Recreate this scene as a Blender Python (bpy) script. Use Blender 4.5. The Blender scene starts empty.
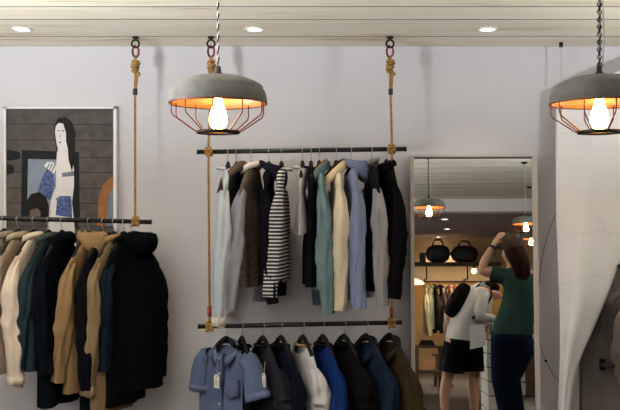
import bpy, math, random
from mathutils import Vector, Matrix, noise
PI = math.pi
sc = bpy.context.scene
C = sc.collection
F = 850.0; CX = 310.0; CY = 205.0; EYE = 1.65
CEIL = 2.641; WALL = 5.30; RAIL = 5.0

# ------------------------------------------------------------------ helpers
def P(px, py, y):                      # where a photo pixel lies at depth y
    return Vector(((px-CX)/F*y, y, EYE+(CY-py)/F*y))

def lin(h):
    h = h.lstrip('#'); o = []
    for i in (0, 2, 4):
        c = int(h[i:i+2], 16)/255
        o.append(c/12.92 if c <= .04045 else ((c+.055)/1.055)**2.4)
    return (*o, 1)

FLIP = [False]
class MB:
    def __init__(s): s.v = []; s.f = []; s.m = []; s.s = []
    def add(s, vs, fs, mi=0, smooth=True):
        b = len(s.v); s.v += [Vector(v) for v in vs]
        for f in fs: s.f.append([b+i for i in f]); s.m.append(mi); s.s.append(smooth)
    def box(s, c, d, mi=0, rot=None):
        c = Vector(c); hx, hy, hz = d[0]/2, d[1]/2, d[2]/2
        vs = [Vector((x*hx, y*hy, z*hz)) for z in (-1, 1) for y in (-1, 1) for x in (-1, 1)]
        if rot is not None: vs = [rot @ v for v in vs]
        s.add([v+c for v in vs], [(0,2,3,1),(4,5,7,6),(0,1,5,4),(2,6,7,3),(1,3,7,5),(0,4,6,2)], mi, False)
    def span(s, a, b, mi=0):
        a = Vector(a); b = Vector(b)
        s.box((a+b)/2, [abs(x) for x in (b-a)], mi)
    def loft(s, rings, mi=0, cap0=True, cap1=True, closed=True, smooth=True):
        n = len(rings[0]); vs = [v for r in rings for v in r]; fs = []
        for j in range(len(rings)-1):
            for i in range(n if closed else n-1):
                k = (i+1) % n
                fs.append((j*n+i, j*n+k, (j+1)*n+k, (j+1)*n+i))
        if closed and cap0: fs.append(tuple(reversed(range(n))))
        if closed and cap1: fs.append(tuple((len(rings)-1)*n+i for i in range(n)))
        s.add(vs, fs, mi, smooth)
    def tube(s, path, rad, n=8, mi=0, caps=True, up=None, fn=None):
        path = [Vector(p) for p in path]; N = len(path)
        if not isinstance(rad, (list, tuple)): rad = [rad]*N
        rings = []; nrm = Vector(up) if up else None
        for i in range(N):
            t = (path[min(i+1, N-1)]-path[max(i-1, 0)]).normalized()
            if nrm is None:
                nrm = t.orthogonal().normalized()
            nrm = (nrm - t*nrm.dot(t))
            if nrm.length < 1e-6: nrm = t.orthogonal()
            nrm.normalize(); bn = t.cross(nrm)
            r = rad[i]; ra, rb = r if isinstance(r, (tuple, list)) else (r, r)
            ring = []
            for k in range(n):
                a = 2*PI*k/n; q = 1+(fn(i/(N-1), a) if fn else 0)
                ring.append(path[i]+nrm*(math.cos(a)*ra*q)+bn*(math.sin(a)*rb*q))
            rings.append(ring)
        s.loft(rings, mi, caps, caps)
    def cyl(s, a, b, r, n=16, mi=0, r2=None):
        s.tube([a, b], [r, r if r2 is None else r2], n, mi)
    def lathe(s, prof, n=32, c=(0,0,0), mi=0, cap0=False, cap1=False):
        c = Vector(c)
        s.loft([[c+Vector((r*math.cos(2*PI*k/n), r*math.sin(2*PI*k/n), z)) for k in range(n)] for r, z in prof], mi, cap0, cap1)
    def torus(s, c, R, r, axis=(0,0,1), n=20, m=8, mi=0, sx=1, sy=1, jit=0, seed=0):
        rg = random.Random(seed)
        ax = Vector(axis).normalized(); u = ax.orthogonal().normalized(); w = ax.cross(u); c = Vector(c)
        pts = [c+u*(R*sx*math.cos(2*PI*k/n))+w*(R*sy*math.sin(2*PI*k/n))+Vector([rg.uniform(-jit, jit) for _ in range(3)]) for k in range(n)]
        rings = []
        for k in range(n):
            t = (pts[(k+1) % n]-pts[k-1]).normalized(); nn = (ax-t*ax.dot(t)).normalized(); b = t.cross(nn)
            rings.append([pts[k]+nn*(r*math.cos(2*PI*j/m))+b*(r*math.sin(2*PI*j/m)) for j in range(m)])
        rings.append(rings[0]); s.loft(rings, mi, False, False)
    def ball(s, c, r, n=20, m=12, mi=0, rot=None):
        c = Vector(c); r = r if isinstance(r, (tuple, list)) else (r, r, r); rings = []
        for j in range(m+1):
            t = -PI/2+PI*j/m; cr = max(math.cos(t), .002)
            rg = [Vector((r[0]*cr*math.cos(2*PI*k/n), r[1]*cr*math.sin(2*PI*k/n), r[2]*math.sin(t))) for k in range(n)]
            rings.append([c+(rot @ v if rot is not None else v) for v in rg])
        s.loft(rings, mi)
    def poly(s, pts, mi=0):
        s.add(pts, [tuple(range(len(pts)))], mi, False)
    def build(s, name, mats, parent=None, bevel=0, solid=0):
        me = bpy.data.meshes.new(name)
        vs = s.v; fs = s.f
        if FLIP[0]:
            vs = [Vector((v.x, -v.y, v.z)) for v in vs]; fs = [list(reversed(f)) for f in fs]
        me.from_pydata([tuple(v) for v in vs], [], fs)
        for m in (mats if isinstance(mats, (list, tuple)) else [mats]): me.materials.append(m)
        me.polygons.foreach_set('material_index', s.m); me.polygons.foreach_set('use_smooth', s.s)
        me.update()
        o = bpy.data.objects.new(name, me); C.objects.link(o)
        if parent: o.parent = parent
        if bevel:
            b = o.modifiers.new('bevel', 'BEVEL'); b.width = bevel; b.segments = 2; b.limit_method = 'ANGLE'
        if solid:
            b = o.modifiers.new('thick', 'SOLIDIFY'); b.thickness = solid; b.offset = 0
        return o

def tag(o, label=None, cat=None, group=None, kind=None):
    for k, v in (('label', label), ('category', cat), ('group', group), ('kind', kind)):
        if v: o[k] = v
    return o
def thing(name, label, cat, loc=(0,0,0), rz=0, group=None):
    o = bpy.data.objects.new(name, None); C.objects.link(o); o.empty_display_size = .1
    o.location = loc; o.rotation_euler = (0, 0, rz)
    return tag(o, label, cat, group)
def copy_tree(o, parent=None):
    c = o.copy(); C.objects.link(c); c.parent = parent
    for ch in list(o.children): copy_tree(ch, c)
    return c

# ------------------------------------------------------------------ materials
def nodes(name):
    m = bpy.data.materials.new(name); m.use_nodes = True; nt = m.node_tree
    return m, nt, nt.nodes['Principled BSDF']
def N(nt, t, **kw):
    n = nt.nodes.new(t)
    for k, v in kw.items():
        if hasattr(n, k) and k not in n.inputs: setattr(n, k, v)
        else: n.inputs[k.replace('_', ' ')].default_value = v
    return n
def mat(name, col, rough=.6, metal=0, var=.12, scale=8, bump=0, bscale=60, stretch=(1,1,1), col2=None, spec=None):
    m, nt, b = nodes(name); L = nt.links.new
    tc = N(nt, 'ShaderNodeTexCoord'); mp = N(nt, 'ShaderNodeMapping'); mp.inputs['Scale'].default_value = stretch
    L(tc.outputs['Object'], mp.inputs['Vector'])
    nz = N(nt, 'ShaderNodeTexNoise', Scale=scale, Detail=5.0); L(mp.outputs[0], nz.inputs['Vector'])
    c = lin(col); c2 = lin(col2) if col2 else tuple(x*(1-var) for x in c[:3])+(1,)
    r = N(nt, 'ShaderNodeValToRGB'); r.color_ramp.elements[0].color = c2; r.color_ramp.elements[1].color = c
    r.color_ramp.elements[0].position = .35; r.color_ramp.elements[1].position = .65
    L(nz.outputs['Fac'], r.inputs[0]); L(r.outputs[0], b.inputs['Base Color'])
    b.inputs['Roughness'].default_value = rough; b.inputs['Metallic'].default_value = metal
    if spec is not None: b.inputs['Specular IOR Level'].default_value = spec
    if bump:
        n2 = N(nt, 'ShaderNodeTexNoise', Scale=bscale, Detail=3.0); L(mp.outputs[0], n2.inputs['Vector'])
        bp = N(nt, 'ShaderNodeBump', Strength=bump, Distance=.01); L(n2.outputs['Fac'], bp.inputs['Height']); L(bp.outputs[0], b.inputs['Normal'])
    return m
_cl = {}
def crease(m, k=1.0):
    nt = m.node_tree; b = nt.nodes['Principled BSDF']; L = nt.links.new; tc = N(nt, 'ShaderNodeTexCoord')
    h = None
    for sc_, st, ds, w in ((16, (1,1,.22), 1.2, .012), (30, (1,1,.6), 2.0, .005), (240, (1,1,1), 0, .0008)):
        mp = N(nt, 'ShaderNodeMapping'); mp.inputs['Scale'].default_value = st; L(tc.outputs['Object'], mp.inputs['Vector'])
        n = N(nt, 'ShaderNodeTexNoise', Scale=sc_, Detail=2.0, Distortion=ds); L(mp.outputs[0], n.inputs['Vector'])
        bp = N(nt, 'ShaderNodeBump', Strength=.5*k, Distance=w); L(n.outputs['Fac'], bp.inputs['Height'])
        if h: L(h, bp.inputs['Normal'])
        h = bp.outputs[0]
    L(h, b.inputs['Normal']); return m
def cloth(col, var=.18):
    if col not in _cl:
        _cl[col] = crease(mat('cloth_'+col, '#'+col, .95, 0, var, 14, stretch=(1,1,.35), spec=.04))
    return _cl[col]
def stripes(col, col2, freq, duty=.45):
    m, nt, b = nodes('striped_cloth'); L = nt.links.new
    tc = N(nt, 'ShaderNodeTexCoord'); sx = N(nt, 'ShaderNodeSeparateXYZ'); L(tc.outputs['Object'], sx.inputs[0])
    mu = N(nt, 'ShaderNodeMath', operation='MULTIPLY'); mu.inputs[1].default_value = freq; L(sx.outputs['Z'], mu.inputs[0])
    fr = N(nt, 'ShaderNodeMath', operation='FRACT'); L(mu.outputs[0], fr.inputs[0])
    gt = N(nt, 'ShaderNodeMath', operation='GREATER_THAN'); gt.inputs[1].default_value = duty; L(fr.outputs[0], gt.inputs[0])
    mx = N(nt, 'ShaderNodeMix', data_type='RGBA'); L(gt.outputs[0], mx.inputs[0])
    mx.inputs[6].default_value = lin(col2); mx.inputs[7].default_value = lin(col)
    L(mx.outputs[2], b.inputs['Base Color']); b.inputs['Roughness'].default_value = .95
    return crease(m)
def emit(name, col, st, base=None):
    m, nt, b = nodes(name)
    b.inputs['Base Color'].default_value = base or lin(col); b.inputs['Emission Color'].default_value = lin(col); b.inputs['Emission Strength'].default_value = st
    return m
def plank_mat(name, c1, c2, c3, sx=.5, sy=9):
    m, nt, b = nodes(name); L = nt.links.new
    tc = N(nt, 'ShaderNodeTexCoord'); geo = N(nt, 'ShaderNodeNewGeometry')
    ad = N(nt, 'ShaderNodeVectorMath', operation='ADD')
    cb = N(nt, 'ShaderNodeCombineXYZ'); mu = N(nt, 'ShaderNodeMath', operation='MULTIPLY'); mu.inputs[1].default_value = 37.0
    L(geo.outputs['Random Per Island'], mu.inputs[0]); L(mu.outputs[0], cb.inputs[0]); L(mu.outputs[0], cb.inputs[2])
    L(tc.outputs['Object'], ad.inputs[0]); L(cb.outputs[0], ad.inputs[1])
    mp = N(nt, 'ShaderNodeMapping'); mp.inputs['Scale'].default_value = (sx, sy, sy); L(ad.outputs[0], mp.inputs['Vector'])
    nz = N(nt, 'ShaderNodeTexNoise', Scale=1.6, Detail=7.0, Roughness=.6, Distortion=1.2); L(mp.outputs[0], nz.inputs['Vector'])
    r = N(nt, 'ShaderNodeValToRGB'); e = r.color_ramp.elements
    e[0].position = .30; e[0].color = lin(c3); e[1].position = .66; e[1].color = lin(c1)
    k = e.new(.43); k.color = lin(c2); L(nz.outputs['Fac'], r.inputs[0])
    hs = N(nt, 'ShaderNodeHueSaturation'); mr = N(nt, 'ShaderNodeMapRange'); mr.inputs['To Min'].default_value = .86; mr.inputs['To Max'].default_value = 1.06
    L(geo.outputs['Random Per Island'], mr.inputs[0]); L(mr.outputs[0], hs.inputs['Value']); L(r.outputs[0], hs.inputs['Color'])
    L(hs.outputs[0], b.inputs['Base Color']); b.inputs['Roughness'].default_value = .7
    return m

M = dict(
    wall=mat('white_plaster', '#cdc9cb', .9, 0, .04, 2.5, .06, 30),
    floor=mat('dark_floor', '#2f2722', .5, 0, .3, 4),
    plank=plank_mat('pale_ceiling_board', '#f6eddb', '#efe2c8', '#cdb596', .45, 4.5),
    gap=mat('shadow_gap', '#1d1915', .9),
    black=mat('black_steel', '#141313', .45, .3, .1), iron=mat('dark_iron', '#26201e', .5, .6),
    red=mat('red_paint', '#8a2a24', .45), wire=mat('steel_wire', '#b8b6b4', .3, 1),
    hang=mat('black_hanger_wood', '#0a0909', .6, spec=.2), rope=mat('jute_rope', '#a87d42', .95, 0, .35, 40, .3, 200),
    tape=mat('red_tape', '#8e2f25', .8), btape=mat('black_tape', '#2c2c30', .7),
    white=mat('white_paint', '#e6e2de', .55, 0, .04), frame=mat('pale_frame', '#aca19c', .45, 0, .05),
    concrete=mat('grey_concrete', '#5b5a56', .8, 0, .22, 12, .2, 50),
    copper=mat('copper_lining', '#cf9a70', .45, .4, .2, 10), cage=mat('copper_wire', '#6b4334', .4, .8),
    bulb=emit('glowing_bulb', '#ffbf76', 44.0), spot=emit('spot_glow', '#fff2dd', 12.0),
    cream=mat('cream_card', '#e9e2d2', .8), ink=mat('dark_ink', '#3a3838', .8),
    cordw=mat('white_cord', '#c9c4bd', .7), cordb=mat('black_cord', '#1a1818', .7),
    sheet=mat('white_canvas', '#f3eeec', .95, 0, .05, 3, .12, 60), seam=mat('grey_seam', '#e0d9d6', .9), cable=mat('grey_cable', '#6f6662', .7),
    door=mat('taupe_door', '#6b625c', .6), button=mat('pale_button', '#c9ccd6', .4),
    warmwall=mat('ochre_wall', '#c8ac7c', .9, 0, .06), mauve=mat('mauve_plaster', '#9c8f90', .9, 0, .05),
    wood=mat('brown_wood', '#5c3d27', .5, 0, .4, 3, 0, 60, (1,1,8)), dwood=mat('dark_wood', '#3a281c', .5, 0, .3, 5),
    leather=mat('black_leather', '#121010', .45), skin=mat('skin', '#c99a80', .6, 0, .06),
    hair=mat('dark_brown_hair', '#2a1811', .95, 0, .4, 40, .3, 90, (1,1,.2), spec=.1), hair2=mat('black_hair', '#15100e', .95, 0, .3, 40, spec=.08),
    counter=mat('white_painted_board', '#d9d4ce', .6, 0, .05, 6),
    shoe=mat('brown_shoe', '#4b3527', .6), paper=mat('white_paper', '#e4e4e4', .8, 0, .02),
)
# mirror glass
mm, nt, b = nodes('mirror_glass')
b.inputs['Base Color'].default_value = (.86, .87, .86, 1); b.inputs['Metallic'].default_value = 1; b.inputs['Roughness'].default_value = 0
M['mirror'] = mm

# ------------------------------------------------------------------ the setting
X0, X1, Y0 = -3.4, 4.9, -5.6
def struct(name, mb, m, **kw): return tag(mb.build(name, m, **kw), kind='structure')
q = MB(); q.span((X0-.2, Y0-.2, -.12), (X1+.2, WALL+.2, 0)); struct('floor', q, M['floor'])
q = MB(); q.span((X0-.2, WALL, 0), (X1+.2, WALL+.15, CEIL)); struct('wall_back', q, M['wall'])
q = MB(); q.span((X1, Y0, 0), (X1+.15, WALL, CEIL)); struct('wall_right', q, M['wall'])
FX0, FX1 = -3.0, .4
q = MB(); q.span((X0-.2, Y0-.15, 0), (FX0, Y0, CEIL)); q.span((FX1, Y0-.15, 0), (X1+.2, Y0, CEIL)); q.span((FX0, Y0-.15, 0), (FX1, Y0, 1.2)); q.span((FX0, Y0-.15, 2.4), (FX1, Y0, CEIL)); struct('wall_front', q, M['warmwall'])
q = MB()
for z in (1.22, 2.38): q.span((FX0, Y0-.1, z-.02), (FX1, Y0-.05, z+.02))
for k in range(4):
    x = FX0+.02+(FX1-FX0-.04)*k/3; q.span((x-.02, Y0-.1, 1.24), (x+.02, Y0-.05, 2.36))
struct('added_window', q, M['white'])  # added window, unseen; put in to light the back wall from the front
WY0, WY1, WZ0, WZ1 = -2.4, 3.0, 1.25, 2.5
q = MB(); q.span((X0-.15, Y0, 0), (X0, WY0, CEIL)); q.span((X0-.15, WY1, 0), (X0, WALL, CEIL))
q.span((X0-.15, WY0, 0), (X0, WY1, WZ0)); q.span((X0-.15, WY0, WZ1), (X0, WY1, CEIL)); struct('wall_left', q, M['wall'])
q = MB()
for z in (WZ0+.02, WZ1-.02): q.span((X0-.1, WY0, z-.02), (X0-.05, WY1, z+.02))
for k in range(4):
    y = WY0+.02+(WY1-WY0-.04)*k/3; q.span((X0-.1, y-.02, WZ0+.04), (X0-.05, y+.02, WZ1-.04))
struct('window_1', q, M['white'])
# ceiling boards
edges = [WALL, 5.0, 4.536, 4.248]; rg = random.Random(4)
while edges[-1] > -1.5: edges.append(edges[-1]-rg.choice((.3, .36, .44)))
q = MB()
for i in range(len(edges)-1):
    a, bq = max(edges[i+1], -1.62), edges[i]
    q.span((X0, a+.006, CEIL), (X1, bq-.006, CEIL+.03)); q.m[-6:] = [0 if k == 0 else 1 for k in range(6)]
q.span((X0-.2, Y0-.2, CEIL+.03), (X1+.2, WALL+.2, CEIL+.12), 1); struct('ceiling', q, [M['plank'], M['gap']])

# mirror plane, needed to place what the mirror shows
TH = math.radians(3.8); PSI = math.radians(-2.1); MY = 5.215; MTY = 5.235
mtop = P(411, 155.5, MTY).z
MROT = Matrix.Rotation(PSI, 3, 'Z') @ Matrix.Rotation(-TH, 3, 'X')
MN = MROT @ Vector((0, -1, 0)); MP = P(473.5, CY, MY)
def R(px, py, d):                      # real place of what the mirror shows at a pixel and virtual depth d
    v = P(px, py, d); return v - 2*MN*((v-MP).dot(MN))
def Rb(px, d, z=0):
    v = R(px, 240, d); v.z = z; return v

# ------------------------------------------------------------------ standing mirror
W = 126*MTY/F; Hm = mtop/math.cos(TH)
mbase = MP - (MROT @ Vector((0, 0, 1)))*(EYE/math.cos(TH))
mir = thing('standing_mirror', 'tall pale-framed mirror leaning on the white wall right of the rails', 'mirror', mbase)
mir.rotation_euler = MROT.to_euler()
q = MB(); q.span((-W/2+.02, 0, .02), (W/2-.02, .006, Hm-.02)); q.build('mirror_glass', M['mirror'], mir)
q = MB(); fw = .024
q.span((-W/2, -.012, 0), (-W/2+fw, .03, Hm)); q.span((W/2-fw*1.2, -.012, 0), (W/2, .03, Hm))
q.span((-W/2+fw, -.012, Hm-.012), (W/2-fw, .03, Hm)); q.span((-W/2+fw, -.012, 0), (W/2-fw, .03, fw))
q.build('mirror_frame', M['frame'], mir, bevel=.003)
q = MB(); q.span((-W/2+fw, .01, fw), (W/2-fw, .026, Hm-.012)); q.build('backing', M['dwood'], mir)

# ------------------------------------------------------------------ framed photograph
fy = 5.272
def pp(x, y, k=0): return P(x, y, fy-.004-.0004*k)
a = P(5, 107, fy); bq = P(117, 262, fy)
pic = thing('framed_photograph', 'large framed photograph of a dark haired woman on the white wall behind the left rail', 'picture', (0,0,0))
q = MB(); w = .014
q.span((a.x, fy-.02, bq.z), (a.x+w*.8, fy+.026, a.z)); q.span((bq.x-w*1.3, fy-.02, bq.z), (bq.x, fy+.026, a.z))
q.span((a.x, fy-.02, a.z-w*.9), (bq.x, fy+.026, a.z)); q.span((a.x, fy-.02, bq.z), (bq.x, fy+.026, bq.z+w)); q.build('picture_frame', M['white'], pic)
pm = [mat('print_'+c, '#'+c, .6, 0, v, s, spec=.15) for c, v, s in (('524c48', .3, 20), ('34302e', .2, 8), ('14141a', .1, 8), ('7d8794', .1, 8), ('d9d5d4', .06, 8), ('191110', .3, 50), ('5a6ca0', .75, 60), ('16120f', .3, 40), ('8d5d34', .2, 10), ('6d7c8e', .2, 10), ('6f737c', .1, 9), ('5b4c49', .1, 9), ('b9aeab', .1, 8))]
q = MB()
def pl(pts, k, mi): q.poly([pp(x, y, k) for x, y in pts], mi)
pl([(6,258),(115.5,258),(115.5,108.5),(6,108.5)], 0, 0)
for y in (124, 140, 157, 172, 188, 203, 226): pl([(6,y+.5),(115.5,y+1),(115.5,y),(6,y-.5)], 1, 1)
pl([(21,222),(80,222),(79,152),(22,150)], 2, 2); pl([(27,222),(74,222),(74,160),(28,159)], 3, 3)
for y, x1 in ((152, 20), (166, 14)): pl([(6,y+9),(x1,y+7),(x1,y),(6,y-3)], 2, 2)
pl([(80,232),(74,205),(76,170),(72,150),(76,135),(72,122),(66,117),(58,118),(54,126),(55,140),(57,152),(66,150),(70,190),(71,222)], 4, 5)   # hair
pl([(57,152),(61,148),(68,150),(72,156),(74,170),(74,186),(72,202),(74,222),(76,246),(46,246),(48,222),(51,200),(56,186),(56,168)], 5, 4)  # back and arm
pl([(58,144),(66,141),(69,154),(57.5,156)], 5.5, 4); pl([(55,132),(56,124),(60,120),(64,122),(66,130),(66,140),(63,146),(60,149),(57,146),(56,140)], 6, 4)
for pts in ([(57.4,131.6),(59.6,131.2),(59.6,130.2),(57.4,130.6)], [(61.6,131.2),(64.2,131.6),(64.2,130.4),(61.6,130.2)], [(58.6,143),(61.4,143),(61.2,141.8),(58.8,141.8)]): pl(pts, 7, 11)
pl([(59.6,137.6),(61,138),(60.6,133),(60,133)], 7, 12)
pl([(55,127),(57,121),(62,118),(67,119),(72,124),(75,138),(75,155),(72,172),(68.5,160),(67.5,145),(65.8,132),(63,123.5),(58.5,123)], 7, 5)
pl([(62,177),(74,176),(74,171),(62,173)], 7, 10)
pl([(50,214),(72,218),(72,206),(71,196),(60,196),(54,200)], 7, 6)
pl([(36,196),(50,200),(55,186),(53,172),(47,168),(42,178)], 6, 6); pl([(44,166),(54,174),(57,166),(53,162),(47,162)], 7, 4)
for k in range(3): pl([(45+3*k,172),(46+3*k,172),(50+3*k,164),(49+3*k,163)], 8, 10)
pl([(50,220),(55,222),(57,200),(53,198)], 8, 4)
pl([(25,222),(49,222),(49,206),(46,197),(39,192),(31,194),(26,202)], 8, 7); pl([(29,222),(40,222),(41,212),(37,208),(30,210)], 9, 11)
pl([(97,226),(107,226),(108,196),(116,182),(116,176),(110,178),(103,184),(99,196)], 4, 8); pl([(106,226),(115.5,226),(115.5,184),(109,194)], 5, 9)
q.build('photograph_print', pm, pic)

# ------------------------------------------------------------------ ropes and rails
ropes = []
def twist(mb, path, r, pitch, strands=3, mis=(0,), n=6):
    # strands laid helically about a path
    path = [Vector(p) for p in path]
    seg = []; L = 0
    for i in range(len(path)-1): seg.append((L, path[i], path[i+1])); L += (path[i+1]-path[i]).length
    S = max(8, int(L/pitch*7))
    def at(t):
        for l, a, b in seg:
            d = (b-a).length
            if t <= l+d+1e-6: return a+(b-a)*((t-l)/d), (b-a).normalized()
        return seg[-1][2], (seg[-1][2]-seg[-1][1]).normalized()
    for k in range(strands):
        pts = []
        for i in range(S+1):
            t = L*i/S; c, d = at(t); u = Vector((0,1,0)); u = (u-d*u.dot(d)).normalized(); w = d.cross(u); a = 2*PI*(t/pitch+k/strands)
            pts.append(c+(u*math.cos(a)+w*math.sin(a))*r*.52)
        mb.tube(pts, r*.56, n, mis[k % len(mis)])

def hook_and_rope(px, pybars, lab, short, redpx=None):
    X = (px-CX)/F*RAIL
    up = P(px, 37, RAIL)
    e = thing('eye_bolt', 'black iron eye bolt in the ceiling over the '+short, 'hook', (X, RAIL, CEIL-.0005), group='ceiling eye bolts')
    q = MB(); q.cyl((0,0,0), (0,0,-.012), .02, 16); q.cyl((0,0,-.01), (0,0,-.022), .007, 10); q.build('bolt_plate', M['iron'], e)
    q = MB(); q.torus((0,0,-.042), .022, .006, (0,1,0), 24, 8); q.build('ring', M['iron'], e)
    c = thing('snap_hook', 'red and black snap hook topping the '+short, 'hook', (X, RAIL, CEIL-.058), group='snap hooks under the ceiling')
    q = MB(); pts = []
    for k in range(15):
        t = PI*.5+2*PI*.86*k/14; pts.append((.019*math.cos(t)*(1 if math.sin(t) > -.5 else .8), .007*math.sin(t*.5), -.03+.036*math.sin(t)))
    q.tube(pts, .0065, 8); q.build('hook_body', M['red'], c)
    q = MB(); q.tube([(-.018,0,-.02),(-.015,0,-.045),(-.006,0,-.062)], .004, 8); q.cyl((0,0,-.06), (0,0,-.086), .007, 10); q.torus((0,0,-.094), .011, .0045, (1,0,0), 16, 6); q.build('gate', M['iron'], c)
    zb = min(b.z for b in pybars)
    r = thing('rope', lab[0].upper()+lab[1:] if False else lab, 'rope', (X, RAIL, 0))
    ztop = CEIL-.16
    q = MB()
    path = [(0,0,ztop), (0,-.002,ztop-.1)] + [((.0025 if i % 2 else -.0025), -.021, b.z+.03) for i, b in enumerate(pybars)]
    # the rope lies in front of each bar
    path = [(0,0,ztop), (0,-.012,ztop-.12)]
    for b in pybars: path += [(b.x-X, -.024, b.z+.05), (b.x-X, -.026, b.z-.0)]
    path += [(pybars[-1].x-X, -.024, zb-.02)]
    twist(q, path, .0072, .032); q.build('rope_line', M['rope'], r)
    q = MB(); rgk = random.Random(int(px))
    for k in range(5): q.torus((rgk.uniform(-.004, .004), rgk.uniform(-.004, .004), ztop+.012-.014*k), .0165+.003*math.sin(k*1.3), .0085, (rgk.uniform(-.3,.3), rgk.uniform(-.3,.3), 1), 18, 7, jit=.0015, seed=k)
    q.torus((0,0,ztop+.03), .012, .007, (1,.2,0), 16, 7); q.ball((.02,-.012,ztop-.062), (.013,.012,.013), 10, 8); q.build('knot', M['rope'], r)
    q = MB(); twist(q, [(.012,-.005,ztop-.05), (.013,-.014,ztop-.09), (.004,-.018,ztop-.175)], .0065, .03); q.build('rope_tail', M['rope'], r)
    q = MB(); q.cyl((.002,-.018,ztop-.15), (.002,-.02,ztop-.185), .0135, 12); q.build('tape', M['btape'], r)
    for i, b in enumerate(pybars):
        q = MB()
        for k in (-1, 1): q.torus((b.x-X+.011*k, 0, b.z), .023, .0085, (1,.25*k,.1), 20, 7, jit=.001, seed=int(px)+k)
        q.torus((b.x-X, -.03, b.z+.002), .014, .0075, (0,1,.2), 16, 7, sx=1.2, jit=.001)
        if i == len(pybars)-1: q.tube([(b.x-X-.012,-.03,b.z-.005), (b.x-X-.02,-.034,b.z-.03)], .007, 7); q.tube([(b.x-X+.012,-.03,b.z-.005), (b.x-X+.018,-.034,b.z-.028)], .007, 7)
        q.build('knot', M['rope'], r)
    if redpx:
        q = MB(); z1 = P(px, redpx, RAIL).z; q.cyl((pybars[-1].x-X,-.0235,z1+.03), (pybars[-1].x-X,-.0235,z1-.03), .012, 12); q.build('red_tape', M['tape'], r)
    return r
def bar(p0, p1, lab, rad=.0135):
    a = P(p0[0], p0[1], RAIL); b = P(p1[0], p1[1], RAIL)
    o = thing('hanging_rail', lab, 'clothes rail', (a+b)/2)
    q = MB(); h = (b-a)/2; q.cyl(-h, h, rad, 20); q.build('pipe', M['black'], o)
    for sg in (-1, 1):
        q = MB(); q.cyl(h*sg*(1-.004/h.length), h*sg*(1+.006/h.length), rad*1.08, 20); q.build('end_cap', M['iron'], o)
    return lambda px: a+(b-a)*((px-p0[0])/(p1[0]-p0[0]))
rail_L = bar((-112, 215.2), (150.5, 222), 'black pipe rail of jackets in front of the framed photograph')
rail_T = bar((198, 152), (405.5, 149), 'upper black pipe rail between the two rope lines')
rail_B = bar((199, 326.5), (400.5, 322.5), 'lower black pipe rail hung beneath the striped top')
hook_and_rope(135.5, [rail_L(136)], 'tan jute rope holding the right end of the left jacket rail', 'right end of the left jacket rail')
hook_and_rope(-100, [rail_L(-100)], 'tan jute rope holding the far left end of the jacket rail', 'far left end of the jacket rail')
hook_and_rope(211, [rail_T(209), rail_B(210)], 'tan jute rope behind the left pendant lamp, holding both middle rails', 'rope behind the left pendant lamp', 311)
hook_and_rope(390, [rail_T(391.5), rail_B(391.5)], 'tan jute rope at the right end of both middle rails, beside the mirror', 'rope nearest the mirror', 312)

# ------------------------------------------------------------------ garments
def hanger(loc, rz, lab, W=.2, grp='black clothes hangers'):
    o = thing('clothes_hanger', lab, 'hanger', loc, rz, grp)
    q = MB(); pts = [(-.012,0,-.012+.0)]
    r = .0185
    pts = [(r*math.cos(t), 0, r*math.sin(t)) for t in [math.radians(200-10*k) for k in range(25)]]
    pts += [(.004,0,-.034), (0,0,-.05), (0,0,-.075)]
    q.tube(pts, .0021, 6); q.build('hook', M['wire'], o)
    q = MB()
    for s in (-1, 1):
        q.tube([(0,0,-.068), (s*.03,0,-.084), (s*.065,0,-.115), (s*.105,0,-.155), (s*(W-.075),0,-.185), (s*(W-.05),0,-.205)],
               [(.017,.011), (.016,.012), (.014,.012), (.012,.012), (.010,.012), (.006,.008)], 10, up=(0,0,1))
    q.ball((0,0,-.07), (.018,.012,.014), 12, 8)
    q.build('shoulder_bar', M['hang'], o)
    return o
def nz(x, y, z): return noise.noise(Vector((x, y, z)))
def body_mesh(W, T, L, seed, neck=.078, top=-.088, drop=.135, flare=.06, fold=.012, dip=.0, asym=0, vneck=.05):
    q = MB(); rings = []; n = 48; rows = []
    for k in range(6):
        t = k/5; rows.append((top-drop*t**1.1, neck+(W-neck)*t, .036+(T*.55-.036)*t, .15*t, 0))
    for k in range(1, 19):
        t = k/18; rows.append((top-drop-(L-drop)*t, W*(1+.05*math.sin(PI*min(t*1.6, 1))+flare*t), T*(.55+.75*min(1, t*1.6)+.35*t), .35+.65*t, t))
    for z, a, b, fa, t in rows:
        ring = []
        for i in range(n):
            th = 2*PI*i/n; c, s = math.cos(th), math.sin(th)
            x = a*math.copysign(abs(c)**.8, c); y = b*math.copysign(abs(s)**.85, s)
            f = math.sin(x*34+seed*2.1+z*3)+.6*math.sin(x*61+seed*5.3-z*4)+1.3*nz(x*9+seed, z*2.5, seed*3.1)
            y += fold*fa*f*(.45+.55*abs(s)); x += fold*.5*fa*nz(z*6+seed, th*1.5, 1.7)
            zz = z+(.012*nz(th*1.5, seed, 2)-dip*abs(c)**2)*t*t
            if t == 0: zz -= vneck*max(0, -s)**1.5*max(0, 1-(top-z)/(drop*.8))
            ring.append((x, y+asym*t, zz))
        rings.append(ring)
    q.loft(rings, 0, False, False)
    # inside of the hem
    q.loft([rings[-1], [(x*.97, y*.8, z+.02) for x, y, z in rings[-1]]], 0, False, False)
    return q
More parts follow.
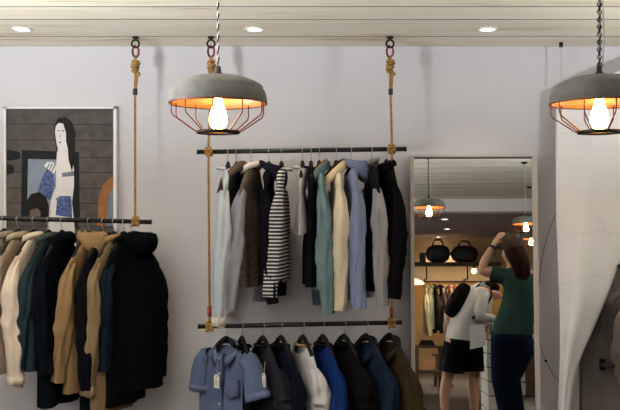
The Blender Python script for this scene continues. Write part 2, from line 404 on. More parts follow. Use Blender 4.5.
def sleeve_mesh(s, W, L, r0, r1, seed, top=-.088, drop=.135, sway=0, out=.02, q=None, a=0, bend=0):
    q = q or MB(); z0 = top-drop; N_ = 36; path = []; rad = []
    for k in range(N_+1):
        t = k/N_; u = min(1, t*5)
        x = W-.045+(.045+out)*math.sin(u*PI/2)+out*.6*t+a*t*t
        z = z0+.006-.018*u*u-(L-.02)*t
        y = sway*t**1.5+bend*math.sin(PI*t)
        path.append((s*x+.006*nz(seed, t*3, 1), y+.012*nz(seed*2, t*2.2, 5)*min(1, 2*t), z))
        r = r0*(.50+.50*math.sin(min(1, t*3)*PI/2))*(1+.10*math.sin(PI*t))+(r1-r0)*t
        rad.append((r*.92, r*1.12))
    def fn(t, a_): return .10*math.sin(3*a_+seed*1.7+t*4)+.10*math.sin(5*a_-seed-t*6)-.30*abs(nz(math.cos(a_)*1.6+seed, math.sin(a_)*1.6, t*5))+.22*nz(math.cos(a_)*1.2+seed, math.sin(a_)*1.2, t*6)*min(1, t*5+.2)+.07*math.sin(t*40+seed+a_*2)*math.exp(-((t-.52)/.2)**2)
    q.tube(path, rad, 28, up=(s,0,0), fn=fn, caps=False); 
    e = path[-1]
    return q, Vector(e), rad[-1]
def arc_loft(h, r, zc, spread=1.0, front_gap=.5, thick=.006, flare=.02, stand=.03, n=28, seed=0, fdrop=0, fout=0, edge=None):
    """a collar: from one side of the front opening round the back of the neck to the other"""
    q = MB(); rings = []
    for k in range(n+1):
        t = -PI/2+front_gap*.5+(2*PI-front_gap)*k/n
        d = Vector((math.cos(t)*spread, math.sin(t)*.55, 0)); bk = (math.sin(t)+1)/2; fr = (1-bk)**1.6
        c = Vector((d.x*r, d.y*r-fout*fr, zc+.012*bk-fdrop*fr)); o = d.normalized(); w = .004*nz(k*.4, seed, 3)
        zt = stand*(.55+.45*bk)
        prof = [c, c+Vector((0,0,zt))*.6+o*(flare*.1+w), c+Vector((0,0,zt))+o*flare*.45, c+Vector((0,0,zt*.75))+o*(flare*.95+thick),
                c+Vector((0,0,zt-h*(.75+.5*(1-bk))))+o*(flare*1.35+thick)+Vector((0,-.012*(1-bk),0)), c+Vector((0,0,zt-h*(.7+.5*(1-bk))))+o*(flare*1.2)+Vector((0,-.012*(1-bk),0))]
        rings.append(prof)
        if edge is not None: edge.append(prof[2]+Vector((0,0,.001)))
    q.loft(rings, 0, True, True); return q
def hood_mesh(r, zc, size=1.0, droop=.09, seed=0, lean=0, hz=1.0):
    q = MB(); rings = []; n = 22; m = 14
    for k in range(n+1):
        t = -PI/2+.35+(2*PI-.7)*k/n; bk = (math.sin(t)+1)/2
        d = Vector((math.cos(t), math.sin(t)*.75, 0)); c = Vector((d.x*r, d.y*r+.0, zc)); o = d.normalized()
        ra = (.011+.022*bk**1.4)*size; rz = (.022+.036*bk**1.5*hz)*size
        c = c+o*(ra*.75)+Vector((lean*bk, .03*bk*size, .012+.02*(1-bk)-droop*.28*bk-.045*(hz-1)*bk))
        rings.append([c+o*(ra*math.cos(2*PI*j/m)*(1+.2*nz(k*.5, j*.6, seed)))+Vector((0,0,rz*math.sin(2*PI*j/m)*(1+.15*nz(k*.4, j*.5, seed+9)))) for j in range(m)])
    q.loft(rings, 0); return q
def crew_mesh(r, zc, th=.008):
    q = MB(); q.torus((0,0,zc), r, th, (0,.12,1), 28, 8, sx=.72, sy=1.0); return q
def tagcard(parent, x, y, z, drop=.11, lean=0):
    q = MB(); q.tube([(x,y,z), (x+.004,y-.006,z-drop*.5), (x+.002,y-.008,z-drop)], .0014, 5); st = q.build('tag_string', M['cordw'], parent)
    q = MB(); z1 = z-drop+.01
    q.loft([[(x+.002+sx*w, y-.010+yy, z1-zz) for sx, w, zz in ((-1,.010,0),(1,.010,0),(1,.019,.012),(1,.019,.078),(-1,.019,.078),(-1,.019,.012))] for yy in (0, .0016)], 0, smooth=False)
    for k in range(3): q.span((x-.010, y-.0107, z1-.04-.011*k), (x+.014-.006*(k % 2), y-.0102, z1-.0375-.011*k), 1)
    q.torus((x+.002,y-.0105,z1-.012), .0035, .001, (0,1,0), 10, 5, mi=1)
    o = q.build('price_tag', [M['cream'], M['ink']], parent); o['label'] = 'cream price tag'
SEED = [1]
def garment(kind, label, cat, railf, px, phi, near, L=.7, W=.205, T=.038, body='101012', sleeve=None, sl=.62, sr=(.043,.031), collar='shirt', col2=None,
            cuff=None, hood=None, sway=0, out=.015, fold=.009, flare=.05, group=None, buttons=False, tagz=None, spread=0, bend=0, z=None, rz=None, hl=None, hgrp='black clothes hangers', drop=.135, neck=.074, lining=None, top=-.092, hlean=0, hz=1.0):
    SEED[0] += 1; sd = SEED[0]*1.37; sway += .05*math.sin(sd*7.1)
    p = railf(px) if callable(railf) else Vector(railf)
    if rz is None: rz = math.radians(-phi if near == 'R' else -(180-phi))
    bm = body if not isinstance(body, str) else cloth(body)
    sm = bm if sleeve in (None, 'same') else (cloth(sleeve) if isinstance(sleeve, str) else sleeve)
    cm = cloth(col2) if isinstance(col2, str) else (col2 or bm)
    lp = Vector((p.x, p.y, p.z-.0045))
    o = thing(kind, label, cat, lp, rz, group)
    if railf is rail_B or railf is rail_L: top = -.115
    if railf is rail_T: top = -.103
    body_mesh(W, T, L, sd, fold=fold, flare=flare, neck=neck, drop=drop, top=top).build('body', [bm], o)
    if sl:
        for s in (1, -1):
            q, e, r = sleeve_mesh(s, W, sl, sr[0], sr[1], sd+s, sway=sway, out=out, a=spread, bend=bend, drop=drop, top=top); q.build('sleeve', sm, o)
            if cuff:
                q = MB(); ch = .055
                q.tube([e+Vector((0,0,ch*.55)), e+Vector((0,0,ch*.5)), e+Vector((0,-.001,-ch*.35)), e+Vector((0,0,-ch*.4)), e+Vector((0,0,-ch*.3))],
                       [(r[0]*1.0,r[1]*1.0), (r[0]*1.1,r[1]*1.12), (r[0]*1.08,r[1]*1.15), (r[0]*.95,r[1]), (r[0]*.7,r[1]*.8)], 18, up=(s,0,0), caps=False)
                q.build('cuff', cloth(cuff) if isinstance(cuff, str) else sm, o)
    if collar == 'shirt': arc_loft(.045, .058, top+.0, 1.05, .7, flare=.016, stand=.036, seed=sd).build('collar', cm, o)
    elif collar == 'wide':
        ed = []; arc_loft(.07, .062, top-.004, 1.1, .45, flare=.026, stand=.045, seed=sd, fdrop=.075, fout=.03, edge=ed).build('collar', cm, o)
        if lining: q = MB(); q.tube(ed, .0042, 7); q.build('trim', cloth(lining), o)
    elif collar == 'open': arc_loft(.045, .058, top-.002, 1.15, .6, flare=.014, stand=.034, seed=sd, fdrop=.07, fout=.012, thick=.003).build('collar', cm, o)
    elif collar == 'stand': arc_loft(.012, .066, top, 1.05, .5, flare=.006, stand=.05, seed=sd).build('collar', cm, o)
    elif collar == 'crew': crew_mesh(.068, top+.002).build('collar', cm, o)
    if hood: hood_mesh(.06, top+.01, hood, seed=sd, lean=hlean, hz=hz).build('hood', cm, o)
    if buttons:
        q = MB(); rows = []
        for k in range(14):
            zz = top-.035-(L-.06)*k/13; rows.append([(-.016, -T*.98-.012-.010*min(1,k/4), zz), (.016, -T*.98-.012-.010*min(1,k/4), zz), (.016, -T*.6, zz), (-.016, -T*.6, zz)])
        q.loft(rows, 0, smooth=False); q.build('placket', bm, o)
        for k in range(7):
            zz = top-.06-.088*k; q = MB(); yy = -T*.98-.0225
            q.lathe([(.0001,.0025), (.0055,.0025), (.006,.001), (.006,-.002)], 12, (0,0,0)); q.v = [Vector((v.x, yy-v.z, zz+v.y)) for v in q.v]; q.build('button', M['button'], o)
    if tagz: tagcard(o, tagz[0], tagz[1], tagz[2], tagz[3] if len(tagz) > 3 else .11)
    hanger((p.x, p.y, p.z-.0045), rz, hl or ('black hanger in the '+label), W+.005, hgrp)
    return o

GL = 'jackets and shirts on the left rail'; GT = 'garments on the upper rail'; GB = 'shirts on the lower rail'
# left rail
g = garment
g('jacket', 'taupe jacket at the left edge of the jacket rail', 'jacket', rail_L, 4, 74, 'L', .66, body='8a7d70', sl=.59, col2='8a7d70', group=GL)
g('shirt', 'greyish tan shirt second from the left edge', 'shirt', rail_L, 18, 73, 'L', .76, body='8d7d6a', sl=.62, col2='a08f78', cuff=1, group=GL)
g('shirt', 'pale cream shirt jacket with cuffed sleeve on the left rail', 'shirt', rail_L, 34, 72, 'L', .74, T=.036, body='d6c4b2', sl=.66, sr=(.048,.04), cuff=1, col2='d9c8b0', group=GL)
g('shirt', 'dark teal shirt right of the cream one on the left rail', 'shirt', rail_L, 48.5, 74, 'L', .74, body='222d32', sl=.65, cuff=1, col2='3a433e', group=GL)
g('coat', 'long black coat between teal shirt and tan hooded jacket', 'coat', rail_L, 62, 72, 'L', .94, T=.044, body='0a0c12', sl=.62, collar='wide', group=GL)
g('hooded_jacket', 'tan jacket with a big draped hood on the left rail', 'jacket', rail_L, 89, 70, 'L', .86, T=.038, body='7c6345', sl=.66, sr=(.046,.038), collar=None, hood=1.05, hz=1.4, col2='8e7250', group=GL)
g('jacket', 'black jacket between the two tan ones on the left rail', 'jacket', rail_L, 103, 72, 'L', 1.0, body='0a0b0f', sl=.70, collar='shirt', group=GL)
g('shirt', 'khaki brown shirt with open cuff left of the big black coat', 'shirt', rail_L, 114, 70, 'L', .98, body='75624a', sl=.71, sr=(.046,.036), cuff='8f7f64', col2='84694a', group=GL)
g('jacket', 'dark indigo jacket mostly hidden behind the big black coat', 'jacket', rail_L, 124.5, 66, 'L', .94, W=.17, body='0a0a0d', sleeve='121a26', sl=.60, collar='shirt', group=GL)
g('hooded_coat', 'big black hooded coat at the right end of the left rail', 'coat', rail_L, 131, 36, 'L', .86, W=.18, T=.06, body='07080b', sl=.68, sr=(.05,.043), collar=None, hood=1.05, hlean=-.055, fold=.008, flare=.1, out=.0, group=GL, neck=.085)
# upper rail
st = stripes('1d1d2a', 'c9c3c0', 48, .42)
g('shirt', 'pale blue white shirt, leftmost on the upper rail', 'shirt', rail_T, 228, 89, 'L', .62, W=.2, T=.026, body='b8bec4', sl=.74, sr=(.040,.032), cuff='ded3c0', col2='c9cdd0', group=GT, collar='crew', fold=.008)
g('vest', 'short black vest second from left, upper rail', 'vest', rail_T, 236.5, 80, 'L', .38, W=.16, T=.036, body='131216', sl=0, collar='wide', col2='5a4a42', group=GT, fold=.008)
g('shirt', 'lavender grey shirt with pale collar on the upper rail', 'shirt', rail_T, 252, 72, 'L', .68, W=.19, T=.034, body=mat('speckled_cloth', '#6a5d52', .95, 0, .5, 120, col2='#3a322c', spec=.05), sleeve='86828c', sl=.67, sr=(.044,.034), collar='shirt', col2='d5c8bd', group=GT, fold=.01)
g('hooded_jacket', 'black hooded jacket left of the striped top on the upper rail', 'jacket', rail_T, 269, 86, 'L', .66, W=.19, T=.03, body='0e0e13', sl=.64, sr=(.038,.03), collar=None, hood=.75, hz=1.9, col2='1c1b26', group=GT, fold=.008)
g('striped_top', 'navy and white striped long sleeved top on the upper rail', 'top', rail_T, 281.5, 87, 'L', .64, W=.2, T=.026, body=st, sl=.60, sr=(.040,.034), collar='crew', col2='cfc9c6', group=GT, fold=.007)
g('t_shirt', 'short pale grey sleeveless top on the upper rail', 'top', rail_T, 302.5, 86, 'L', .38, W=.16, T=.024, body='a7a1a0', sl=0, collar='crew', col2='bdb1a8', group=GT, fold=.006)
g('dress', 'black dress left of the teal coat on the upper rail', 'dress', rail_T, 311, 88, 'R', .68, W=.18, T=.028, body='0d0c0f', sl=.0, collar='crew', group=GT, fold=.006)
g('coat', 'muted teal coat with tan edging on the upper rail', 'coat', rail_T, 319, 84, 'R', .70, W=.2, T=.03, body='62767a', sl=.70, sr=(.042,.035), collar='wide', col2='586b6e', lining='8a6238', group=GT, fold=.008)
g('jacket', 'cream jacket with brown collar edging on the upper rail', 'jacket', rail_T, 336, 84, 'R', .66, W=.2, T=.034, body='d3c4ab', sl=.68, sr=(.043,.034), collar='wide', col2='d3bd98', lining='4b3120', group=GT, fold=.008)
g('hooded_jacket', 'slate blue hooded jacket on the upper rail', 'jacket', rail_T, 351, 82, 'R', .68, W=.2, T=.04, body='747b96', sl=.67, sr=(.046,.036), collar=None, hood=.85, hz=1.5, col2='6f7690', group=GT, fold=.009)
g('cardigan', 'light grey cardigan over black on the upper rail', 'cardigan', rail_T, 371.5, 82, 'R', .66, W=.2, T=.036, body='1a181b', sleeve='8b8789', sl=.66, sr=(.04,.033), collar='stand', col2='8f8a8a', group=GT, fold=.009)
g('shirt', 'plain black shirt at the right end of the upper rail', 'shirt', rail_T, 386.5, 76, 'R', .66, W=.2, T=.036, body='0d0c0e', sl=.62, sr=(.043,.034), group=GT, fold=.009)
# lower rail
ds = ds = g('denim_shirt', 'blue chambray short sleeved shirt on the lower rail', 'shirt', rail_B, 226.5, 30, 'R', .74, W=.178, T=.05, body='515b76', sl=0, collar='open', col2='59637f', buttons=True, group=GB, tagz=(-.004, -.085, -.19, .085), drop=.075, fold=.008)
for s in (1, -1):
    q = MB(); W_ = .178
    if s > 0: pth = [(W_-.05,0,-.175), (W_-.02,-.004,-.185), (W_+.008,-.01,-.22), (W_+.034,-.02,-.29), (W_+.06,-.03,-.36), (W_+.072,-.034,-.39)]
    else: pth = [(-W_+.06,0,-.175), (-W_+.03,0,-.185), (-W_+.012,.0,-.22), (-W_+.004,-.005,-.28), (-W_+.0,-.008,-.35), (-W_-.0,-.008,-.385)]
    rd = [(.045,.042),(.054,.05),(.062,.056),(.068,.058),(.074,.06),(.075,.06)]
    q.tube(pth, rd, 24, up=(s,0,0), caps=False, fn=lambda t, a, s=s: .05*math.sin(3*a+t*4+s)+.1*nz(math.cos(a)+s, math.sin(a), t*4)); sl_ = q.build('sleeve', cloth('515b76'), ds)
    q = MB(); e = Vector(pth[-1]); d = (Vector(pth[-1])-Vector(pth[-3])).normalized()
    q.tube([e-d*.035, e-d*.033, e+d*.004, e+d*.008, e-d*.0], [(.070,.058),(.078,.064),(.080,.066),(.074,.06),(.064,.05)], 24, up=(s,0,0), caps=False); q.build('sleeve_cuff', cloth('5c6682'), sl_)
q = MB(); q.loft([[(.045,-.078,-.29),(.125,-.066,-.29),(.125,-.066,-.38),(.085,-.078,-.395),(.045,-.082,-.38)], [(.045,-.06,-.29),(.125,-.05,-.29),(.125,-.05,-.38),(.085,-.06,-.395),(.045,-.06,-.38)]], 0, smooth=False); q.build('pocket', cloth('4d5670'), ds)
g('shirt', 'black shirt just right of the chambray shirt on the lower rail', 'shirt', rail_B, 242, 66, 'R', .72, W=.135, T=.04, body='0f0f13', sl=0, group=GB, collar='crew')
g('t_shirt', 'charcoal grey t-shirt, third on the lower rail', 't-shirt', rail_B, 263, 56, 'R', .70, W=.19, T=.042, body='232329', sl=.34, sr=(.052,.055), collar='crew', col2='1c1c22', group=GB, tagz=(.165, -.085, -.175, .075))
g('shirt', 'dark navy shirt left of the white one on the lower rail', 'shirt', rail_B, 281, 58, 'R', .72, W=.19, T=.04, body='10131f', sl=.5, sr=(.046,.04), collar='crew', group=GB)
g('t_shirt', 'white t-shirt with a tan neckline on the lower rail', 't-shirt', rail_B, 303, 62, 'R', .70, W=.18, T=.038, body='c6c2c3', sl=.36, sr=(.048,.052), collar='crew', col2='8f7556', group=GB)
g('shirt', 'royal blue shirt right of the white t-shirt on the lower rail', 'shirt', rail_B, 323, 60, 'R', .72, W=.18, T=.04, body='14295c', sl=.5, sr=(.046,.04), collar='crew', col2='12131c', group=GB)
g('shirt', 'black shirt right of the royal blue one on the lower rail', 'shirt', rail_B, 344, 54, 'R', .72, W=.185, T=.042, body=mat('dark_camouflage_cloth', '#0b0b0d', .95, 0, .3, 18, col2='#12110f', spec=.04), sl=.34, sr=(.05,.052), collar='crew', group=GB)
g('denim_jacket', 'dark blue denim jacket on the lower rail', 'jacket', rail_B, 366, 50, 'R', .72, W=.19, T=.045, body='182334', sl=.56, sr=(.048,.042), collar='open', col2='1c2636', group=GB)
g('jacket', 'olive brown jacket at the right end of the lower rail', 'jacket', rail_B, 389.5, 52, 'R', .72, W=.19, T=.045, body='33291a', sl=.56, sr=(.05,.043), collar='open', col2='2c2519', group=GB)

# ------------------------------------------------------------------ pendant lamps
def lamp_proto():
    o = thing('pendant_lamp', 'x', 'lamp'); Rr = .2
    q = MB(); q.lathe([(.02,.116), (.06,.115), (.105,.108), (.15,.092), (.176,.078), (.184,.070), (.186,.058), (.192,.052), (.199,.03), (.2015,.008), (.2,.0)], 64); q.build('shade', M['concrete'], o)
    q = MB(); q.lathe([(.2,.0), (.194,.002), (.19,.03), (.178,.06), (.14,.084), (.08,.1), (.02,.104)], 64); q.build('shade_lining', M['copper'], o)
    q = MB(); q.torus((0,0,.0), .2, .0035, (0,0,1), 64, 8); q.build('rim', M['cage'], o)
    q = MB()
    for k in range(10):
        a = 2*PI*(k+.5)/10; c, s = math.cos(a), math.sin(a)
        q.tube([(c*.192, s*.192, .01), (c*.193, s*.193, -.035), (c*.188, s*.188, -.052), (c*.1, s*.1, -.112), (c*.08, s*.08, -.118)], .0028, 6)
    q.build('cage', M['cage'], o)
    q = MB(); q.lathe([(.088,-.112), (.09,-.118), (.088,-.124), (.055,-.124), (.053,-.118), (.055,-.112), (.088,-.112)], 40); q.build('cage_ring', M['iron'], o)
    q = MB(); q.lathe([(.001,-.108), (.014,-.107), (.027,-.098), (.036,-.08), (.037,-.062), (.031,-.034), (.022,-.006), (.0165,.015), (.0155,.03)], 28); q.build('bulb', M['bulb'], o)
    q = MB(); q.cyl((0,0,.028), (0,0,.1), .019, 20); q.build('socket', M['iron'], o)
    q = MB(); q.lathe([(.022,.114), (.022,.124), (.013,.128), (.011,.15), (.006,.155), (.001,.155)], 20); q.build('cap', M['black'], o)
    return o
lp = lamp_proto(); used = [False]
def lamp(loc, lab, cordz=CEIL, extra=False):
    o = lp if not used[0] else copy_tree(lp); used[0] = True
    o.location = loc; o['label'] = lab; o['group'] = 'caged pendant lamps'; o.scale = (.757,)*3
    h = (cordz-loc[2])/.757
    q = MB(); twist(q, [(0,0,.15), (0,0,h-.02)], .0055, .045, 2, (0, 1), 6)
    q.build('cord', [M['cordb'], M['cordw']], o)
    q = MB(); q.lathe([(.045,h-.001), (.045,h-.012), (.03,h-.025), (.008,h-.03)], 24); q.build('ceiling_rose', M['black'], o)
    if extra:
        q = MB(); q.tube([(.012,0,.15), (.022,.004,.25), (.014,0,.4), (.006,0,h-.02)], .0025, 6); q.build('flex', M['cordw'], o)
        q = MB(); z = .16; k = 0
        while z < h-.03:
            q.torus((0,0,z), .009, .0022, (1,0,0) if k % 2 else (0,1,0), 12, 5, sx=1.0, sy=1.0); z += .0155; k += 1
        q.build('chain', M['iron'], o)
    return o
lamp(P(218.2, 103.5, 2.65), 'caged grey pendant lamp hanging above the left end of the upper rail')
lamp(P(599.5, 103.5, 2.65), 'caged grey pendant lamp at the right edge, in front of the white canvas', extra=True)
a = R(526, 223, 9.1); lamp((a.x, a.y, 1.967), 'caged pendant lamp at the mirror edge, higher of the two above the cap')
a = R(531, 238, 10.8); lamp((a.x, a.y, 1.967), 'caged pendant lamp low behind the cap in the mirror')

# recessed spots
def spotlight(loc, lab, r=.042, power=None):
    o = thing('downlight', lab, 'light', loc, 0, 'ceiling downlights')
    q = MB(); q.lathe([(r*1.35,.0), (r*1.35,-.006), (r*1.1,-.009), (r,-.004), (r*.96,.0)], 28); q.build('trim_ring', M['white'], o)
    q = MB(); q.lathe([(.001,-.003), (r*.5,-.0035), (r*.98,-.001)], 24); q.build('lens', M['spot'], o)
    return o
for px, nm in ((22, 'above the framed photograph'), (254.5, 'above the middle rails'), (487.5, 'above the mirror')):
    a = P(px, 29, 4.78); spotlight((a.x, 4.78, CEIL-.0005), 'small round white downlight in the board ceiling '+nm)

# ------------------------------------------------------------------ canvas sheet, cable, door at the right
sh = thing('canvas_sheet', 'large white canvas hung at the right, narrowing to a gathered foot', 'canvas')
L_ = [(96,556),(150,555.5),(215,556),(270,558),(320,560),(360,560),(410,558),(470,560)]
R_ = [(56,668),(120,662),(180,650),(230,636),(262,620),(307,603),(335,591),(362,579),(403,571),(470,568)]
def ip(tab, y):
    for (a, b), (c, d) in zip(tab, tab[1:]):
        if a <= y <= c: return b+(d-b)*(y-a)/(c-a)
    return tab[0][1] if y < tab[0][0] else tab[-1][1]
q = MB(); rows = []
for j in range(45):
    t = j/44; row = []
    for i in range(31):
        u = i/30; ytop = 97-46*u; y = ytop+(468-ytop)*t
        x0, x1 = ip(L_, y), ip(R_, y); x = x0+(x1-x0)*u
        dep = 5.17-.05*math.sin(u*PI)*(1-.4*t)+.016*t*math.sin(u*11+2*t)+.02*nz(u*3, t*3, 5)
        row.append(P(x, y, dep))
    rows.append(row)
q.loft(rows, 0, closed=False); q.build('cloth', M['sheet'], sh, solid=.004)
q = MB()
for ln in ([(556.5,243),(575,236),(600,231),(625,234)], [(597,214),(604,226),(609,236),(612,245)], [(562,285),(580,280),(600,274)], [(556,132),(565,133),(590,131),(615,134)]):
    pts = []
    for k in range(13):
        f = k/12*(len(ln)-1); i = min(int(f), len(ln)-2); f -= i
        x = ln[i][0]+(ln[i+1][0]-ln[i][0])*f; y = ln[i][1]+(ln[i+1][1]-ln[i][1])*f
        u = (x-ip(L_, y))/(ip(R_, y)-ip(L_, y)); ytop = 97-46*u; t = (y-ytop)/(468-ytop)
        dep = 5.17-.05*math.sin(u*PI)*(1-.4*t)+.016*t*math.sin(u*11+2*t)+.02*nz(u*3, t*3, 5)
        pts.append(P(x, y, dep-.0022))
    q = MB(); q.tube(pts, .0014, 5); q.build('stitching', M['seam'], sh)
q = MB(); zt = P(561, 98, 5.18)
twist(q, [(zt.x, zt.y, CEIL-.02), (zt.x+.004, zt.y, (CEIL+zt.z)/2), (zt.x, zt.y, zt.z-.01)], .005, .04, 2, (0,)); q.cyl((zt.x,zt.y,CEIL-.001), (zt.x,zt.y,CEIL-.03), .012, 12, 1)
q.build('hanging_cord', [M['cordw'], M['iron']], sh)
q = MB(); zt = P(660, 56, 5.15)
twist(q, [(zt.x, zt.y, CEIL-.01), (zt.x, zt.y, zt.z-.01)], .005, .04, 2, (0,)); q.build('hanging_cord', [M['cordw']], sh)
q = MB(); pts = [P(x, y, 5.287) for x, y in ((560,204),(553,220),(545.5,243),(541,265),(538.5,290),(538,315),(539.5,340),(546,361),(556,378),(566,388))]
sm_ = []
for i in range(len(pts)-1):
    for k in range(5):
        t = k/5; p0, p1, p2, p3 = pts[max(i-1,0)], pts[i], pts[i+1], pts[min(i+2,len(pts)-1)]
        sm_.append(.5*((2*p1)+(p2-p0)*t+(2*p0-5*p1+4*p2-p3)*t*t+(3*p1-p0-3*p2+p3)*t**3))
q.tube(sm_, .002, 6); cb = thing('cable', 'thin dark cable curving down the wall between mirror and canvas', 'cable')
q.build('wire', M['cable'], cb); q = MB(); a = P(546, 361, 5.287); q.cyl(a, (a.x, WALL-.001, a.z), .007, 10); q.ball(a, .009, 10, 8); q.build('nail', M['iron'], cb)
d0 = P(590, 200, 5.28).x
q = MB(); q.span((d0, 5.255, 0), (d0+1.0, 5.299, 2.05)); q.span((d0-.06, 5.24, 0), (d0, 5.299, 2.1)); q.span((d0-.06, 5.24, 2.05), (d0+1.06, 5.299, 2.1)); q.span((d0+1.0, 5.24, 0), (d0+1.06, 5.299, 2.1))
q.span((d0+.055, 5.245, 0), (d0+.075, 5.26, 2.05)); dr = struct('door_1', q, M['door'])
q = MB(); a = P(600, 364, 5.25); q.box((a.x+.01, 5.24, a.z), (.03,.03,.07)); q.cyl((a.x+.01,5.23,a.z), (a.x+.01,5.18,a.z), .012, 12); q.tube([(a.x,5.18,a.z), (a.x+.07,5.178,a.z+.003), (a.x+.1,5.18,a.z)], .014, 10); q.build('door_handle', M['black'], dr)
hp = P(627, 268, 5.02); garment('coat', 'grey brown coat hanging beside the canvas', 'coat', (hp.x, 5.02, hp.z), 0, 66, 'L', .52, W=.19, body='5f5650', sl=.5, sr=(.06,.05), collar='wide', hl='black hanger under the coat at the right edge')
q = MB(); q.cyl((hp.x, 5.255, hp.z+.0), (hp.x, 4.98, hp.z+.0), .0125, 12); q.torus((hp.x,5.25,hp.z), .02, .006, (0,1,0), 16, 6)
tag(q.build('coat_peg', M['iron']), 'dark iron coat peg on the taupe door at the right edge', 'peg')
# ------------------------------------------------------------------ the back of the shop, seen in the mirror
q = MB(); q.span((X0, -1.87, 2.465), (X1, -1.62, CEIL+.03)); struct('trim_1', q, M['white'])
q = MB(); q.span((X0, Y0, 2.47), (X1, -1.87, 2.55)); struct('ceiling_rear', q, M['mauve'])
for i, (px, y, d) in enumerate(((444.5, 220, 13), (447, 229.5, 14.4), (438.5, 237, 15.8))):
    a = R(px, y, d); spotlight((a.x, a.y, 2.4695), ('rear downlight nearest the ceiling beam', 'middle one of the three rear downlights', 'rear downlight nearest the bags')[i], .05)
SD = 15.2
def sh_at(px, d=SD): return R(px, 270, d)
x0, x1 = sh_at(405).x, sh_at(500).x; sy = sh_at(450).y
def zr(py, d): return R(450, py, d).z
zs = zr(262.5, SD); zrl = zr(279.5, SD)
o = thing('wall_shelf', 'cream backed bag shelf on the rear wall shown in the mirror', 'shelf', ((x0+x1)/2, sy, zs))
hw = abs(x1-x0)/2; dp = sy-Y0
q = MB(); q.span((-hw, -dp+.001, -.03), (hw, .12, 0)); q.build('shelf_board', M['dwood'], o)
q = MB(); q.span((-hw, -dp+.001, zrl-zs-.02), (hw, -dp+.03, -.03)); q.build('back_panel', M['counter'], o)
for sx in (-.55, .3):
    q = MB(); q.span((sx*hw-.012, -dp+.03, zrl-zs), (sx*hw+.012, .1, zrl-zs+.024)); q.span((sx*hw-.012, .076, zrl-zs+.024), (sx*hw+.012, .1, -.03)); q.build('bracket', M['iron'], o)
q = MB(); q.span((-hw*.98, .05, -.05), (hw*.98, .08, -.03)); q.build('light_strip', emit('warm_strip', '#ffca7a', 45.0), o)
q = MB(); q.span((-hw, .105, -.075), (hw, .12, -.03)); q.build('front_lip', M['dwood'], o)
def bag(px0, px1, hpx, lab):
    a, b_ = sh_at(px0).x, sh_at(px1).x; w = abs(b_-a); h = hpx*SD/F
    o = thing('duffel_bag', lab, 'bag', ((a+b_)/2, sy-.05, zs+.0005), 0, 'black bags on the rear shelf')
    q = MB(); rings = []
    for k in range(13):
        t = -1+2*k/12; e = (1-abs(t)**3.2)**.5 if abs(t) < 1 else .06; e = max(e, .06)
        rings.append([(t*w/2, .13*e*math.copysign(abs(math.cos(u))**.6, math.cos(u)), h*.5+h*.5*e*math.copysign(abs(math.sin(u))**.6, math.sin(u))) for u in [2*PI*j/20 for j in range(20)]])
    q.loft(rings, 0); q.build('bag_body', M['leather'], o)
    for sy_ in (-.07, .07):
        q = MB(); q.tube([(-w*.22, sy_, h*.9), (-w*.19, sy_, h*1.12), (-w*.1, sy_, h*1.28), (w*.1, sy_, h*1.28), (w*.19, sy_, h*1.12), (w*.22, sy_, h*.9)], .012, 8); q.build('handle', M['leather'], o)
    return o
bag(426, 451, 18, 'left black duffel bag on the rear shelf'); bag(451, 479, 17, 'right black duffel bag on the rear shelf')
a = sh_at(423); q = MB(); q.span((a.x-.055, sy-.1, zs+.0005), (a.x+.055, sy+.02, zs+.155)); q.span((a.x-.058, sy-.103, zs+.155), (a.x+.058, sy+.023, zs+.175))
tag(q.build('storage_box', M['leather'], bevel=.006), 'small black box beside the bags on the rear shelf', 'box')
# rear rail of clothes
rz_ = zr(281.5, SD-.2); ra = Vector((x0+.1*(1 if x1 > x0 else -1), sy+.15, rz_)); rb = Vector((x1, sy+.15, rz_))
o = thing('hanging_rail', 'rear clothes rail under the bag shelf, shown in the mirror', 'clothes rail', (ra+rb)/2)
q = MB(); h = (rb-ra)/2; q.cyl(-h, h, .012, 14); q.build('pipe', M['black'], o)
for t in (-.9, .9): q = MB(); q.cyl(h*t, h*t+Vector((0,-.15-dp+.03,0)), .01, 10); q.build('bracket', M['iron'], o)
cols = [('beige','a89878',.8),('grey green','7d8068',.74),('dark brown','2c2019',.76),('black','141216',.72),('taupe','87776a',.8),('dusty pink','b98a72',.78),('rust brown','94603f',.74),('cream','c9b892',.76),('charcoal','2b2a2c',.7),('grey brown','6c5f55',.74)]
for i, (nm, c, L) in enumerate(cols):
    px = 426+4.6*i+ (1.5 if i % 2 else 0); X = R(px, 282, SD-.15).x
    garment('shirt', nm+' shirt on the rear rail in the mirror', 'shirt', Vector((X, sy+.15, rz_)), 0, 0, 'R', L, W=.19, T=.032, body=c, sl=L-.08, sr=(.045,.036), rz=PI/2+.25*math.sin(i*2), group='shirts on the rear rail', hgrp='hangers on the rear rail', fold=.008)
# floor lamp, side table, box
a = Rb(412, 9.4); o = thing('floor_lamp', 'white disc floor lamp at the left edge of the mirror', 'lamp', a)
zl = R(412, 283, 9.4).z
q = MB(); q.lathe([(.001,.012), (.13,.012), (.14,.0), (.001,.0)], 28); q.build('base', M['iron'], o)
q = MB(); q.cyl((0,0,.01), (0,0,zl-.02), .01, 10); q.build('pole', M['iron'], o)
q = MB(); q.lathe([(.001,zl+.05), (.05,zl+.045), (.12,zl+.012), (.13,zl-.005), (.12,zl-.02), (.001,zl-.02)], 28); q.build('lamp_shade', emit('white_shade_glow', '#ffe9c4', 1.2), o)
a = Rb(427, 11.2); o = thing('side_table', 'dark wooden side table in the lower left of the mirror', 'table', a)
tz = R(427, 345, 11.2).z
q = MB(); q.span((-.17,-.17,tz-.03), (.17,.17,tz)); q.build('table_top', M['wood'], o, bevel=.004)
q = MB(); q.span((-.15,-.15,tz*.5-.02), (.15,.15,tz*.5)); q.build('shelf', M['wood'], o)
